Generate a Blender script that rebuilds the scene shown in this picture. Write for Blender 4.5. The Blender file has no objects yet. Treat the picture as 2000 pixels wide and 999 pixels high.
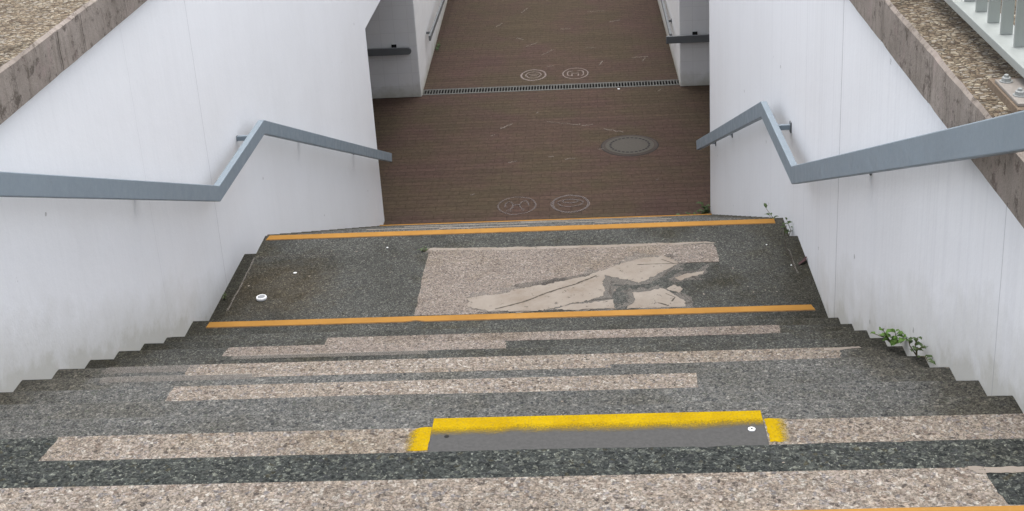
import bpy, bmesh, math, random
from mathutils import Vector, Matrix, noise
random.seed(7)
R = math.radians
sc = bpy.context.scene
COL = sc.collection

# ------------------------------------------------------------ camera
cam_d = bpy.data.cameras.new('camera'); cam = bpy.data.objects.new('camera', cam_d); COL.objects.link(cam)
yw, pt, rl = -0.0658, -0.3467, -0.0617
f = Vector((math.sin(yw)*math.cos(pt), math.cos(yw)*math.cos(pt), math.sin(pt)))
rt = Vector((math.cos(yw), -math.sin(yw), 0)); up = rt.cross(f)
RR = rt*math.cos(rl) + up*math.sin(rl); UU = -rt*math.sin(rl) + up*math.cos(rl)
M = Matrix((RR, UU, -f)).transposed().to_4x4(); M.translation = Vector((0.559, -2.2149, 1.6873))
cam.matrix_world = M
cam_d.sensor_width = 36; cam_d.lens = 36*2513.9/2000; cam_d.shift_y = -285.58/2000
cam_d.clip_end = 3000; cam_d.clip_start = .05
sc.camera = cam

# ------------------------------------------------------------ light
SUN_EL, SUN_AZ = R(78), R(5)          # azimuth clockwise from +Y
w = bpy.data.worlds.new('World'); sc.world = w; w.use_nodes = True
wn = w.node_tree.nodes; wl = w.node_tree.links
bg = wn['Background']; bg.inputs['Strength'].default_value = 0.15
sky = wn.new('ShaderNodeTexSky'); sky.sky_type = 'NISHITA'; sky.sun_disc = False
sky.sun_elevation = SUN_EL; sky.sun_rotation = SUN_AZ; sky.air_density = 1.0; sky.dust_density = 4.0; sky.ozone_density = 1.0
hs = wn.new('ShaderNodeHueSaturation'); hs.inputs['Saturation'].default_value = 0.30
wl.new(sky.outputs[0], hs.inputs['Color']); wl.new(hs.outputs[0], bg.inputs[0])
sd = bpy.data.lights.new('sun', 'SUN'); so = bpy.data.objects.new('sun', sd); COL.objects.link(so)
sd.energy = 0.6; sd.angle = R(50); sd.color = (1, .975, .94)
d = Vector((math.sin(SUN_AZ)*math.cos(SUN_EL), math.cos(SUN_AZ)*math.cos(SUN_EL), math.sin(SUN_EL)))
so.rotation_euler = d.to_track_quat('Z', 'Y').to_euler()
sc.view_settings.view_transform = 'Standard'; sc.view_settings.look = 'None'
sc.view_settings.exposure = 1.28; sc.view_settings.gamma = 1
sc.render.engine = 'CYCLES'

# ------------------------------------------------------------ material helpers
def newmat(name, rough=.85):
    m = bpy.data.materials.new(name); m.use_nodes = True
    nt = m.node_tree; b = nt.nodes['Principled BSDF']; b.inputs['Roughness'].default_value = rough
    b.inputs['Specular IOR Level'].default_value = .2
    return m, nt, b
class NB:
    def __init__(s, nt): s.nt = nt; s.tc = nt.nodes.new('ShaderNodeNewGeometry').outputs['Position']
    def n(s, t, **k):
        o = s.nt.nodes.new(t)
        for a, v in k.items(): setattr(o, a, v)
        return o
    def put(s, inp, v):
        if isinstance(v, bpy.types.NodeSocket): s.nt.links.new(v, inp)
        elif v is not None: inp.default_value = v
    def mapv(s, scale=(1,1,1), loc=(0,0,0), vec=None):
        o = s.n('ShaderNodeMapping'); s.put(o.inputs[0], vec or s.tc); o.inputs['Scale'].default_value = scale; o.inputs['Location'].default_value = loc
        return o.outputs[0]
    def noise(s, scale, detail=4, rough=.6, vec=None, dist=0):
        o = s.n('ShaderNodeTexNoise'); s.put(o.inputs['Vector'], vec or s.tc); o.inputs['Scale'].default_value = scale
        o.inputs['Detail'].default_value = detail; o.inputs['Roughness'].default_value = rough; o.inputs['Distortion'].default_value = dist
        return o.outputs[0]
    def vor(s, scale, feature='F1', vec=None, out='Distance'):
        o = s.n('ShaderNodeTexVoronoi', feature=feature); s.put(o.inputs['Vector'], vec or s.tc); o.inputs['Scale'].default_value = scale
        return o.outputs[out]
    def ramp(s, fac, stops, interp='LINEAR'):
        o = s.n('ShaderNodeValToRGB'); s.put(o.inputs[0], fac); cr = o.color_ramp; cr.interpolation = interp
        while len(cr.elements) < len(stops): cr.elements.new(.5)
        for e, (p, c) in zip(cr.elements, stops):
            e.position = p; e.color = (c, c, c, 1) if isinstance(c, (int, float)) else (*c, 1)
        return o.outputs[0]
    def mix(s, fac, a, b, mode='MIX'):
        o = s.n('ShaderNodeMix', data_type='RGBA', blend_type=mode); s.put(o.inputs[0], fac)
        for i, v in ((6, a), (7, b)):
            if isinstance(v, tuple): v = (*v, 1) if len(v) == 3 else v
            s.put(o.inputs[i], v)
        return o.outputs[2]
    def math(s, op, a, b=None, c=None, clamp=False):
        o = s.n('ShaderNodeMath', operation=op, use_clamp=clamp); s.put(o.inputs[0], a); s.put(o.inputs[1], b); s.put(o.inputs[2], c)
        return o.outputs[0]
    def xyz(s):
        o = s.n('ShaderNodeSeparateXYZ'); s.put(o.inputs[0], s.tc); return o.outputs
    def sep(s, c):
        o = s.n('ShaderNodeSeparateColor'); s.put(o.inputs[0], c); return o.outputs
    def bump(s, b, h, strength=.3, dist=.01):
        o = s.n('ShaderNodeBump'); s.put(o.inputs['Height'], h); o.inputs['Strength'].default_value = strength; o.inputs['Distance'].default_value = dist
        s.put(b.inputs['Normal'], o.outputs[0])

def aggregate(name, stops, mortar, scale=110, edge=.06, tint_lo=(.8,.8,.8), tint_hi=(1.12,1.12,1.12), grime=0., moss=0., contrast2=.8, bump=.4, gain=.62, fleck=(.5,.5,.46)):
    """exposed aggregate: individual stones with their own colours set in a binder"""
    m, nt, b = newmat(name, .9); b.inputs['Specular IOR Level'].default_value = .12; q = NB(nt)
    warp = q.n('ShaderNodeVectorMath', operation='MULTIPLY_ADD')
    nz = q.n('ShaderNodeTexNoise'); q.put(nz.inputs['Vector'], q.tc); nz.inputs['Scale'].default_value = scale*.55; nz.inputs['Detail'].default_value = 2
    q.put(warp.inputs[0], nz.outputs['Color']); warp.inputs[1].default_value = (1.6/scale,)*3; q.put(warp.inputs[2], q.tc)
    v = warp.outputs[0]
    c1 = q.sep(q.vor(scale, out='Color', vec=v)); st = q.ramp(c1[0], stops, 'CONSTANT')
    ed = q.vor(scale, 'DISTANCE_TO_EDGE', vec=v)
    mk = q.math('MULTIPLY', q.ramp(ed, [(edge*.3, 0), (edge*2.2, 1)]), q.ramp(c1[1], [(.1, .25), (.3, .9)]))
    col = q.mix(mk, mortar, st)
    # finer grit between the bigger stones
    c2 = q.sep(q.vor(scale*2.6, out='Color')); col = q.mix(contrast2, col, q.mix(1, col, q.ramp(c2[0], [(0, .45), (.5, 1.), (1, 1.6)]), 'MULTIPLY'))
    fl = q.noise(scale*1.25, 3, .6, dist=.6)
    col = q.mix(q.ramp(fl, [(.60, 0), (.68, .75)]), col, fleck)
    col = q.mix(q.ramp(fl, [(.33, .7), (.40, 0)]), col, q.mix(1, col, (.30, .29, .30), 'MULTIPLY'))
    # bigger clumps so speckle survives at a distance
    col = q.mix(1, col, q.ramp(q.noise(38, 3, .7), [(.3, .8), (.5, 1.), (.72, 1.22)]), 'MULTIPLY')
    big = q.noise(1.6, 5, .65)
    col = q.mix(1, col, q.ramp(big, [(.3, tint_lo), (.7, tint_hi)]), 'MULTIPLY')
    x, y, z = q.xyz()
    col = q.mix(1, col, (gain, gain, gain), 'MULTIPLY')
    if grime:
        # damp, mossy dirt gathered along both walls, with an edge of its own
        ax = q.math('ABSOLUTE', x)
        g = q.math('ADD', q.math('MULTIPLY', q.math('SUBTRACT', ax, 1.5), 2.6), q.math('MULTIPLY', q.math('SUBTRACT', q.noise(3.2, 6, .7), .5), 2.6))
        gm = q.math('MULTIPLY', q.ramp(g, [(0.0, 0), (.55, 1)]), grime)
        col = q.mix(gm, col, q.mix(1, col, (.60, .55, .43), 'MULTIPLY'))
    if moss:
        mo = q.math('MULTIPLY', q.ramp(q.noise(2.1, 6, .75, vec=q.mapv((1, 1, 1), (4, 9, 2))), [(.5, 0), (.66, 1)]), moss)
        col = q.mix(mo, col, q.mix(1, col, (.62, .56, .40), 'MULTIPLY'))
    if name == 'landing_aggregate':      # rusty brown spill stain near the left wall
        vd = q.n('ShaderNodeVectorMath', operation='DISTANCE'); q.put(vd.inputs[0], q.tc); vd.inputs[1].default_value = (-1.42, 4.78, -1.95)
        sm = q.math('ADD', vd.outputs['Value'], q.math('MULTIPLY', q.math('SUBTRACT', q.noise(4, 6, .7), .5), .9))
        col = q.mix(q.ramp(sm, [(.2, .5), (.5, 0)]), col, q.mix(1, col, (.80, .60, .36), 'MULTIPLY'))
    q.put(b.inputs['Base Color'], col)
    h = q.math('ADD', q.math('MULTIPLY', q.math('MINIMUM', ed, .25), 2.), q.math('MULTIPLY', q.noise(scale*2, 2), .5))
    q.bump(b, h, bump, .006)
    return m

LIGHT = aggregate('pebble_concrete', [(0, (.46,.40,.34)), (.22, (.34,.28,.23)), (.38, (.60,.56,.50)), (.50, (.28,.22,.18)), (.60, (.42,.36,.32)), (.72, (.50,.42,.34)), (.84, (.13,.11,.10)), (.9, (.30,.28,.28))],
                  (.36,.31,.26), 88, .05, (.86,.85,.83), (1.1,1.1,1.1), grime=0, moss=.35, gain=.455, fleck=(.85,.80,.72))
DARK = aggregate('dark_aggregate', [(0, (.055,.062,.062)), (.3, (.10,.11,.105)), (.52, (.035,.04,.042)), (.68, (.17,.18,.165)), (.8, (.075,.08,.085)), (.91, (.22,.23,.20)), (.96, (.09,.085,.06))],
                 (.085,.09,.085), 85, .04, (.8,.82,.8), (1.15,1.15,1.1), grime=.5, gain=.44, fleck=(.52,.54,.48))
GREY = aggregate('grey_aggregate', [(0, (.14,.14,.135)), (.3, (.19,.19,.18)), (.5, (.10,.105,.105)), (.65, (.22,.215,.20)), (.8, (.07,.075,.08)), (.88, (.30,.29,.27)), (.95, (.12,.13,.11))],
                 (.17,.17,.162), 95, .05, (.8,.8,.78), (1.12,1.12,1.12), grime=.7, moss=.3, gain=.495, fleck=(.50,.50,.46))
LAND = aggregate('landing_aggregate', [(0, (.09,.094,.09)), (.3, (.14,.143,.135)), (.52, (.06,.066,.066)), (.68, (.20,.20,.185)), (.8, (.09,.092,.092)), (.93, (.24,.24,.22)), (.97, (.11,.10,.08))],
                 (.10,.10,.094), 105, .05, (.66,.66,.62), (1.28,1.28,1.25), grime=.7, moss=.7, gain=.475, fleck=(.48,.48,.44))
PINK = aggregate('fine_pebble_concrete', [(0, (.40,.34,.30)), (.25, (.30,.245,.215)), (.42, (.50,.45,.40)), (.56, (.22,.175,.15)), (.66, (.36,.30,.26)), (.84, (.12,.10,.09)), (.92, (.27,.25,.25))],
                 (.33,.285,.25), 105, .05, (.85,.84,.83), (1.1,1.1,1.08), moss=.4, gain=.48, fleck=(.75,.68,.62))

def mortar_mat():
    m, nt, b = newmat('smooth_mortar', .9); q = NB(nt)
    c = q.ramp(q.noise(5, 8, .65), [(.28, (.165,.13,.10)), (.48, (.215,.185,.155)), (.75, (.265,.238,.205))])
    c = q.mix(q.ramp(q.noise(60, 3), [(.35, .5), (.5, 0)]), c, (.22,.19,.16))
    q.put(b.inputs['Base Color'], c); q.bump(b, q.noise(30, 6), .4, .01)
    q.put(b.inputs['Alpha'], q.ramp(q.noise(22, 8, .85), [(.36, .1), (.41, .95)])); return m
MORTAR = mortar_mat()

def paint_white(name, seams=(), base=(.87,.875,.89), lines=.0):
    m, nt, b = newmat(name, .6); q = NB(nt); x, y, z = q.xyz()
    streak = q.noise(1., 5, .6, vec=q.mapv((6, 6, .35)))
    col = q.mix(q.ramp(streak, [(.45, 0), (.8, .13)]), base, (.76,.765,.785))
    cloud = q.noise(.9, 6, .6)
    col = q.mix(q.ramp(cloud, [(.45, 0), (.85, .35)]), col, (.74,.735,.73))
    # rising damp where the wall meets the steps (plane of the stair pitch)
    pl = q.math('ADD', z, q.math('MULTIPLY', q.math('MINIMUM', y, 10.9), .4545))   # height above the nosing line
    lo = q.math('ADD', pl, q.math('MULTIPLY', q.math('SUBTRACT', q.noise(4, 6, .7), .5), .5))
    col = q.mix(q.ramp(lo, [(0., .9), (.08, .5), (.34, 0.0)]), col, (.56,.55,.50))
    if lines:
        fl = q.noise(1., 1, .5, vec=q.mapv((0, 16, .05)))
        col = q.mix(q.math('MULTIPLY', q.ramp(fl, [(.47, 0), (.5, 1), (.53, 0)]), lines), col, (.60,.60,.63))
    # drips below rail fixings and chips
    dr = q.math('MULTIPLY', q.ramp(q.noise(1., 3, .6, vec=q.mapv((0, 24, .9))), [(.68, 0), (.76, .55)]), q.ramp(q.math('ADD', pl, q.math('MULTIPLY', q.noise(2, 3), .3)), [(0.15, 1), (.75, 0)]))
    col = q.mix(dr, col, (.45,.44,.42))
    ch = q.math('LESS_THAN', q.vor(2.6), .035)
    ch2 = q.math('GREATER_THAN', q.noise(25, 4, .7), .45)
    col = q.mix(q.math('MULTIPLY', q.math('MULTIPLY', ch, ch2), .55), col, (.22,.21,.20))
    wob = q.math('MULTIPLY', q.math('SUBTRACT', q.noise(3, 3), .5), .02)
    for sy, wd, dk in seams:
        dd = q.math('ABSOLUTE', q.math('SUBTRACT', q.math('ADD', y, wob), sy))
        col = q.mix(q.math('MULTIPLY', q.math('LESS_THAN', dd, wd), dk), col, (.25,.25,.26))
    q.put(b.inputs['Base Color'], col)
    q.bump(b, q.math('ADD', q.noise(3, 4), q.math('MULTIPLY', q.noise(90, 3), .12)), .25, .02)
    return m
WALL_L = paint_white('white_wall_paint_left', [(5.10, .0028, .45), (4.02, .0015, .3), (1.2, .0025, .4)], lines=.05)
WALL_R = paint_white('white_wall_paint_right', [(4.05, .004, .8), (5.07, .002, .35), (5.45, .002, .3), (1.5, .003, .4)], lines=.13)
def tunnel_paint():
    m, nt, b = newmat('white_tiled_wall', .5); q = NB(nt)
    br = q.n('ShaderNodeTexBrick'); br.offset = 0
    sx = q.n('ShaderNodeCombineXYZ'); x, y, z = q.xyz(); q.put(sx.inputs[0], q.math('ADD', x, y)); q.put(sx.inputs[1], z)
    q.put(br.inputs['Vector'], sx.outputs[0]); br.inputs['Scale'].default_value = 1
    br.inputs['Brick Width'].default_value = .2; br.inputs['Row Height'].default_value = .2; br.inputs['Mortar Size'].default_value = .003
    br.inputs['Color1'].default_value = (.86,.86,.85,1); br.inputs['Color2'].default_value = (.84,.84,.84,1); br.inputs['Mortar'].default_value = (.76,.76,.75,1)
    col = q.mix(q.ramp(q.noise(1.5, 6, .65), [(.45, 0), (.85, .4)]), br.outputs[0], (.68,.67,.65))
    lo = q.math('ADD', q.math('ADD', z, 4.37), q.math('MULTIPLY', q.math('SUBTRACT', q.noise(5, 5), .5), .4))
    col = q.mix(q.ramp(lo, [(0., .8), (.22, 0)]), col, (.47,.46,.38))
    q.put(b.inputs['Base Color'], col); q.bump(b, q.noise(40, 3), .1, .01); return m
TUN = tunnel_paint()

def coping_mat():
    m, nt, b = newmat('weathered_coping_concrete', .95); q = NB(nt)
    c = q.ramp(q.noise(2.5, 8, .7), [(.3, (.20,.172,.148)), (.5, (.28,.242,.212)), (.72, (.35,.305,.27))])
    v = q.mapv((1, 26, 1.6)); s = q.ramp(q.noise(1., 6, .75, vec=v), [(.5, 0), (.66, .55)])
    c = q.mix(s, c, (.15,.125,.10))
    c = q.mix(q.ramp(q.noise(14, 6, .8), [(.53, 0), (.61, .85)]), c, (.10,.082,.068))
    c = q.mix(q.ramp(q.noise(5, 6, .7, vec=q.mapv((1,1,1),(3,3,3))), [(.56, 0), (.7, .5)]), c, (.33,.25,.235))
    q.put(b.inputs['Base Color'], c); q.bump(b, q.math('ADD', q.noise(18, 8, .7), q.math('MULTIPLY', q.noise(120, 3), .3)), .6, .01); return m
COPE = coping_mat()
def chippings():
    m, nt, b = newmat('exposed_chippings', .95); q = NB(nt)
    v = q.mapv((.62, 1, 1))
    c1 = q.sep(q.vor(82, out='Color', vec=v)); ed = q.vor(82, 'DISTANCE_TO_EDGE', vec=v)
    st = q.ramp(c1[0], [(0, (.25,.20,.14)), (.25, (.165,.125,.085)), (.42, (.35,.305,.23)), (.55, (.095,.07,.05)), (.7, (.21,.17,.12)), (.85, (.29,.26,.215))], 'CONSTANT')
    col = q.mix(q.ramp(ed, [(.03, 0), (.12, 1)]), (.07,.055,.04), st)
    col = q.mix(1, col, q.ramp(q.noise(110, 3, .6), [(.3, .7), (.7, 1.3)]), 'MULTIPLY')
    col = q.mix(q.ramp(q.noise(4, 7, .75), [(.5, 0), (.64, .65)]), col, q.mix(1, col, (.22,.21,.19), 'MULTIPLY'))
    q.put(b.inputs['Base Color'], col); q.bump(b, q.math('ADD', q.math('MINIMUM', ed, .3), q.math('MULTIPLY', c1[1], .4)), .9, .02); return m
CHIP = chippings()

def rail_mat(name, base, rough=.45):
    m, nt, b = newmat(name, rough); q = NB(nt)
    c = q.mix(q.ramp(q.noise(3, 6, .65), [(.35, 0), (.75, .6)]), base, tuple(v*.86 for v in base))
    c = q.mix(q.ramp(q.noise(45, 5, .75), [(.66, 0), (.72, .45)]), c, (.42,.43,.42))
    c = q.mix(q.ramp(q.noise(9, 6, .8), [(.64, 0), (.74, .35)]), c, (.16,.15,.13))
    q.put(b.inputs['Base Color'], c); q.put(b.inputs['Roughness'], q.ramp(q.noise(12, 5), [(.3, rough-.1), (.7, rough+.15)]))
    b.inputs['Specular IOR Level'].default_value = .5; q.bump(b, q.noise(60, 3), .06, .01); return m
STEEL = rail_mat('blue_grey_rail_paint', (.235,.285,.325))
STEEL_D = rail_mat('dark_grey_rail_paint', (.15,.16,.165))
FENCE = rail_mat('pale_green_grey_fence_paint', (.33,.35,.33), .5)
ZINC = rail_mat('galvanised_steel', (.062,.061,.054), .7)
NUT = rail_mat('galvanised_nut', (.30,.31,.30), .4)
def simple(name, c, rough=.8, var=.15, scale=40):
    m, nt, b = newmat(name, rough); q = NB(nt)
    q.put(b.inputs['Base Color'], q.mix(q.ramp(q.noise(scale, 5, .7), [(.3, 0), (.7, 1)]), tuple(v*(1-var) for v in c), tuple(min(1, v*(1+var)) for v in c)))
    return m
DARKHOLE = simple('black_hollow', (.012,.012,.012))
GROUT = simple('brown_grout', (.17,.13,.095), .95, .3, 60)
PLASTIC = simple('white_plastic', (.78,.79,.80), .35, .05)
RUBBER = simple('grey_inset', (.22,.23,.24), .7)
STEM = simple('weed_stem', (.10,.09,.04)); 
def leaf_mat(name, c):
    m, nt, b = newmat(name, .55); q = NB(nt)
    q.put(b.inputs['Base Color'], q.mix(q.ramp(q.noise(55, 3), [(.3, 0), (.7, 1)]), tuple(v*.6 for v in c), tuple(v*1.5 for v in c)))
    b.inputs['Subsurface Weight'].default_value = 0; return m
LEAF = leaf_mat('bright_green_leaf', (.085,.16,.03)); LEAF2 = leaf_mat('dull_green_leaf', (.055,.085,.03)); RED = leaf_mat('dark_red_leaf', (.035,.008,.008))

def tape_mat():
    m, nt, b = newmat('orange_tape', .8); b.inputs['Specular IOR Level'].default_value = .08; q = NB(nt)
    c = q.ramp(q.noise(3.5, 7, .7), [(.3, (.25,.125,.028)), (.6, (.31,.158,.036)), (.8, (.33,.185,.055))])
    c = q.mix(q.ramp(q.noise(120, 3, .6), [(.55, 0), (.7, .5)]), c, (.30,.17,.06))
    c = q.mix(q.ramp(q.noise(9, 8, .8), [(.60, 0), (.70, .6)]), c, (.12,.09,.06))
    q.put(b.inputs['Base Color'], c); q.bump(b, q.noise(200, 2), .2, .003); return m
TAPE = tape_mat(); TAPE_EDGE = simple('tape_edge_dirt', (.14,.085,.04), .9, .4, 20)
def yellow_mat(fade_y=None):
    m, nt, b = newmat('yellow_spray_paint', .8); b.inputs['Specular IOR Level'].default_value = .05; q = NB(nt); x, y, z = q.xyz()
    c = q.ramp(q.noise(8, 6, .7), [(.3, (.28,.175,.001)), (.6, (.36,.24,.0015)), (.8, (.39,.27,.005))])
    c = q.mix(q.ramp(q.noise(150, 3, .7), [(.56, 0), (.66, .8)]), c, (.20,.15,.03))
    q.put(b.inputs['Base Color'], c)
    q.bump(b, q.vor(85), .5, .006); return m, nt, b, q
def spray_edge(kind):
    """paint whose soft overspray edge is broken into speckles"""
    m, nt, b, q = yellow_mat(); x, y, z = q.xyz()
    if kind == 'plate': dist = q.math('MULTIPLY', q.math('SUBTRACT', y, .934), 24)      # fades towards the walker
    elif kind == 'left': dist = q.math('MULTIPLY', q.math('SUBTRACT', x, -.012), 30)
    else: dist = q.math('MULTIPLY', q.math('SUBTRACT', 1.078, x), 30)
    a = q.math('ADD', dist, q.math('MULTIPLY', q.math('SUBTRACT', q.noise(170, 4, .8), .5), 1.6))
    a = q.math('ADD', a, q.math('MULTIPLY', q.math('SUBTRACT', q.noise(12, 3, .6), .5), .9), clamp=True)
    q.put(b.inputs['Alpha'], a); return m
Y_PLATE, Y_LEFT, Y_RIGHT = spray_edge('plate'), spray_edge('left'), spray_edge('right')
PLATE = simple('grey_plate_coating', (.060,.059,.057), .75, .18, 90)

def paver_mat():
    m, nt, b = newmat('brown_clay_pavers', .9); b.inputs['Specular IOR Level'].default_value = .12; q = NB(nt); x, y, z = q.xyz()
    wob = q.math('MULTIPLY', q.math('SUBTRACT', q.noise(2.5, 3), .5), .02)
    cx = q.n('ShaderNodeCombineXYZ'); q.put(cx.inputs[0], q.math('ADD', x, 50.)); q.put(cx.inputs[1], q.math('ADD', q.math('ADD', y, 20.03), wob))
    br = q.n('ShaderNodeTexBrick'); q.put(br.inputs['Vector'], cx.outputs[0]); br.offset = .5
    for k, v in (('Scale', 1), ('Brick Width', .24), ('Row Height', .108), ('Mortar Size', .004), ('Mortar Smooth', .3), ('Bias', 0)): br.inputs[k].default_value = v
    br.inputs['Color1'].default_value = (.062,.041,.031,1); br.inputs['Color2'].default_value = (.056,.038,.029,1); br.inputs['Mortar'].default_value = (.042,.028,.021,1)
    rowl = q.math('ABSOLUTE', q.math('SUBTRACT', q.math('FRACT', q.math('DIVIDE', q.math('ADD', q.math('ADD', y, 20.03), wob), .108)), .5))
    col = q.mix(q.ramp(rowl, [(.40, 0), (.47, .7)]), br.outputs[0], (.037,.025,.020))
    # head joints are tight and filled: row lines dominate
    rowc = q.noise(1., 2, .5, vec=q.mapv((.5, 9.3, 0)))
    col = q.mix(1, col, q.ramp(rowc, [(.3, .9), (.7, 1.1)]), 'MULTIPLY')
    col = q.mix(q.ramp(q.noise(1.1, 5, .6), [(.42, 0), (.58, .8)]), col, q.mix(1, col, (.92,1.06,.88), 'MULTIPLY'))
    col = q.mix(q.ramp(q.noise(1.3, 5, .6, vec=q.mapv((1,1,1),(7,3,1))), [(.45, 0), (.62, .7)]), col, q.mix(1, col, (1.02,.92,1.05), 'MULTIPLY'))
    col = q.mix(1, col, q.ramp(q.noise(24, 6, .75), [(.3, .72), (.7, 1.3)]), 'MULTIPLY')
    # scuffed pale dust, thin and dragged sideways
    du = q.math('MULTIPLY', q.ramp(q.noise(1., 6, .75, vec=q.mapv((6, 22, 0))), [(.68, 0), (.8, .3)]), q.ramp(q.noise(.9, 3), [(.4, .1), (.65, 1)]))
    col = q.mix(du, col, (.24,.19,.165))
    q.put(b.inputs['Base Color'], col)
    q.bump(b, q.math('ADD', q.math('MULTIPLY', br.outputs[1], -1.), q.math('MULTIPLY', q.noise(50, 4), .4)), .5, .008)
    return m
PAVE = paver_mat()
def chalk_mat(name, c, amt):
    m, nt, b = newmat(name, .95); q = NB(nt); b.inputs['Base Color'].default_value = (*c, 1)
    q.put(b.inputs['Alpha'], q.math('MULTIPLY', q.ramp(q.noise(60, 5, .8), [(.28, .25), (.52, 1)]), amt)); return m
THIN = chalk_mat('thin_cement_film', (.21,.19,.17), .42)
CRACK = chalk_mat('dirty_crack', (.055,.047,.038), .8)
CHALK = chalk_mat('worn_pink_chalk', (.13,.11,.105), .7); CHALK3 = chalk_mat('fresh_pink_chalk', (.21,.175,.165), .9); CHALK2 = chalk_mat('white_chalk', (.20,.17,.15), .7)

def grass_mat():
    m, nt, b = newmat('grass_ground', .95); q = NB(nt)
    c = q.ramp(q.noise(9, 8, .75), [(.3, (.035,.06,.015)), (.55, (.07,.11,.025)), (.75, (.13,.14,.05))])
    q.put(b.inputs['Base Color'], c); q.bump(b, q.noise(40, 6), .8, .03); return m
GRASS = grass_mat()
ASPH = aggregate('walkway_aggregate', [(0, (.40,.35,.30)), (.3, (.30,.26,.22)), (.5, (.5,.46,.42)), (.7, (.2,.17,.15))], (.33,.29,.25), 90)

# ------------------------------------------------------------ mesh helpers
def tag(o, label=None, cat=None, group=None, kind=None):
    if label: o['label'] = label
    if cat: o['category'] = cat
    if group: o['group'] = group
    if kind: o['kind'] = kind
    return o
def thing(name, loc, label, cat, group=None):
    o = bpy.data.objects.new(name, None); COL.objects.link(o); o.location = loc; o.empty_display_size = .1
    return tag(o, label, cat, group)
class MB:
    def __init__(s): s.v = []; s.f = []; s.m = []
    def face(s, pts, mi=0):
        i = len(s.v); s.v += [tuple(p) for p in pts]; s.f.append(tuple(range(i, i+len(pts)))); s.m.append(mi)
    def box(s, a, b, mi=0, skip=''):
        x0, y0, z0 = a; x1, y1, z1 = b; P = [(x0,y0,z0),(x1,y0,z0),(x1,y1,z0),(x0,y1,z0),(x0,y0,z1),(x1,y0,z1),(x1,y1,z1),(x0,y1,z1)]
        i = len(s.v); s.v += P
        for k, q in (('b',(0,3,2,1)),('t',(4,5,6,7)),('s',(0,1,5,4)),('e',(1,2,6,5)),('n',(2,3,7,6)),('w',(3,0,4,7))):
            if k not in skip: s.f.append(tuple(i+j for j in q)); s.m.append(mi)
    def prism(s, pts, off, mi=0):                    # closed polygon pushed along off
        off = Vector(off); n = len(pts); i = len(s.v); A = [Vector(p) for p in pts]
        s.v += [tuple(p) for p in A] + [tuple(p+off) for p in A]
        s.f.append(tuple(range(i+n-1, i-1, -1))); s.m.append(mi); s.f.append(tuple(range(i+n, i+2*n))); s.m.append(mi)
        for k in range(n): s.f.append((i+k, i+(k+1) % n, i+n+(k+1) % n, i+n+k)); s.m.append(mi)
    def tube(s, path, r, seg=8, mi=0):
        rings = []
        for k, p in enumerate(path):
            p = Vector(p); a = Vector(path[max(k-1, 0)]); c = Vector(path[min(k+1, len(path)-1)]); t = (c-a).normalized()
            u = t.cross(Vector((0, 0, 1))); u = u.normalized() if u.length > .01 else Vector((1, 0, 0)); v = t.cross(u)
            rr = r[k] if isinstance(r, (list, tuple)) else r
            i = len(s.v); s.v += [tuple(p+u*rr*math.cos(2*math.pi*j/seg)+v*rr*math.sin(2*math.pi*j/seg)) for j in range(seg)]; rings.append(i)
        for a, c in zip(rings, rings[1:]):
            for j in range(seg): s.f.append((a+j, a+(j+1) % seg, c+(j+1) % seg, c+j)); s.m.append(mi)
        s.f.append(tuple(rings[0]+j for j in range(seg))); s.m.append(mi); s.f.append(tuple(rings[-1]+j for j in range(seg))); s.m.append(mi)
    def lathe(s, c, prof, seg=48, mi=0):             # prof: (r,z) list
        cx, cy, cz = c; rings = []
        for r, z in prof:
            i = len(s.v); s.v += [(cx+r*math.cos(2*math.pi*j/seg), cy+r*math.sin(2*math.pi*j/seg), cz+z) for j in range(seg)]; rings.append(i)
        for a, b_ in zip(rings, rings[1:]):
            for j in range(seg): s.f.append((a+j, a+(j+1) % seg, b_+(j+1) % seg, b_+j)); s.m.append(mi)
        s.f.append(tuple(rings[-1]+j for j in range(seg))); s.m.append(mi)
    def build(s, name, mats, parent=None, bevel=0, smooth=False, merge=True, loc=None):
        me = bpy.data.meshes.new(name); L = Vector(parent.location) if parent and not loc else Vector((0, 0, 0))
        if parent and parent.parent: L = L + Vector(parent.parent.location)
        if loc: L = Vector(loc)
        me.from_pydata([tuple(Vector(p)-L) for p in s.v], [], s.f)
        for m in (mats if isinstance(mats, (list, tuple)) else [mats]): me.materials.append(m)
        me.polygons.foreach_set('material_index', s.m)
        bm = bmesh.new(); bm.from_mesh(me)
        if merge: bmesh.ops.remove_doubles(bm, verts=bm.verts, dist=1e-5)
        bmesh.ops.recalc_face_normals(bm, faces=bm.faces)
        if bevel:
            es = [e for e in bm.edges if len(e.link_faces) == 2 and e.calc_face_angle(0) > .5]
            bmesh.ops.bevel(bm, geom=es, offset=bevel, segments=2, profile=.5, affect='EDGES')
        bm.to_mesh(me); bm.free(); 
        if smooth:
            for p in me.polygons: p.use_smooth = True
        o = bpy.data.objects.new(name, me); COL.objects.link(o)
        if parent: o.parent = parent
        elif loc: o.location = loc
        return o
def nz(x, y, s): return noise.noise(Vector((x, y, s)))
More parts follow.
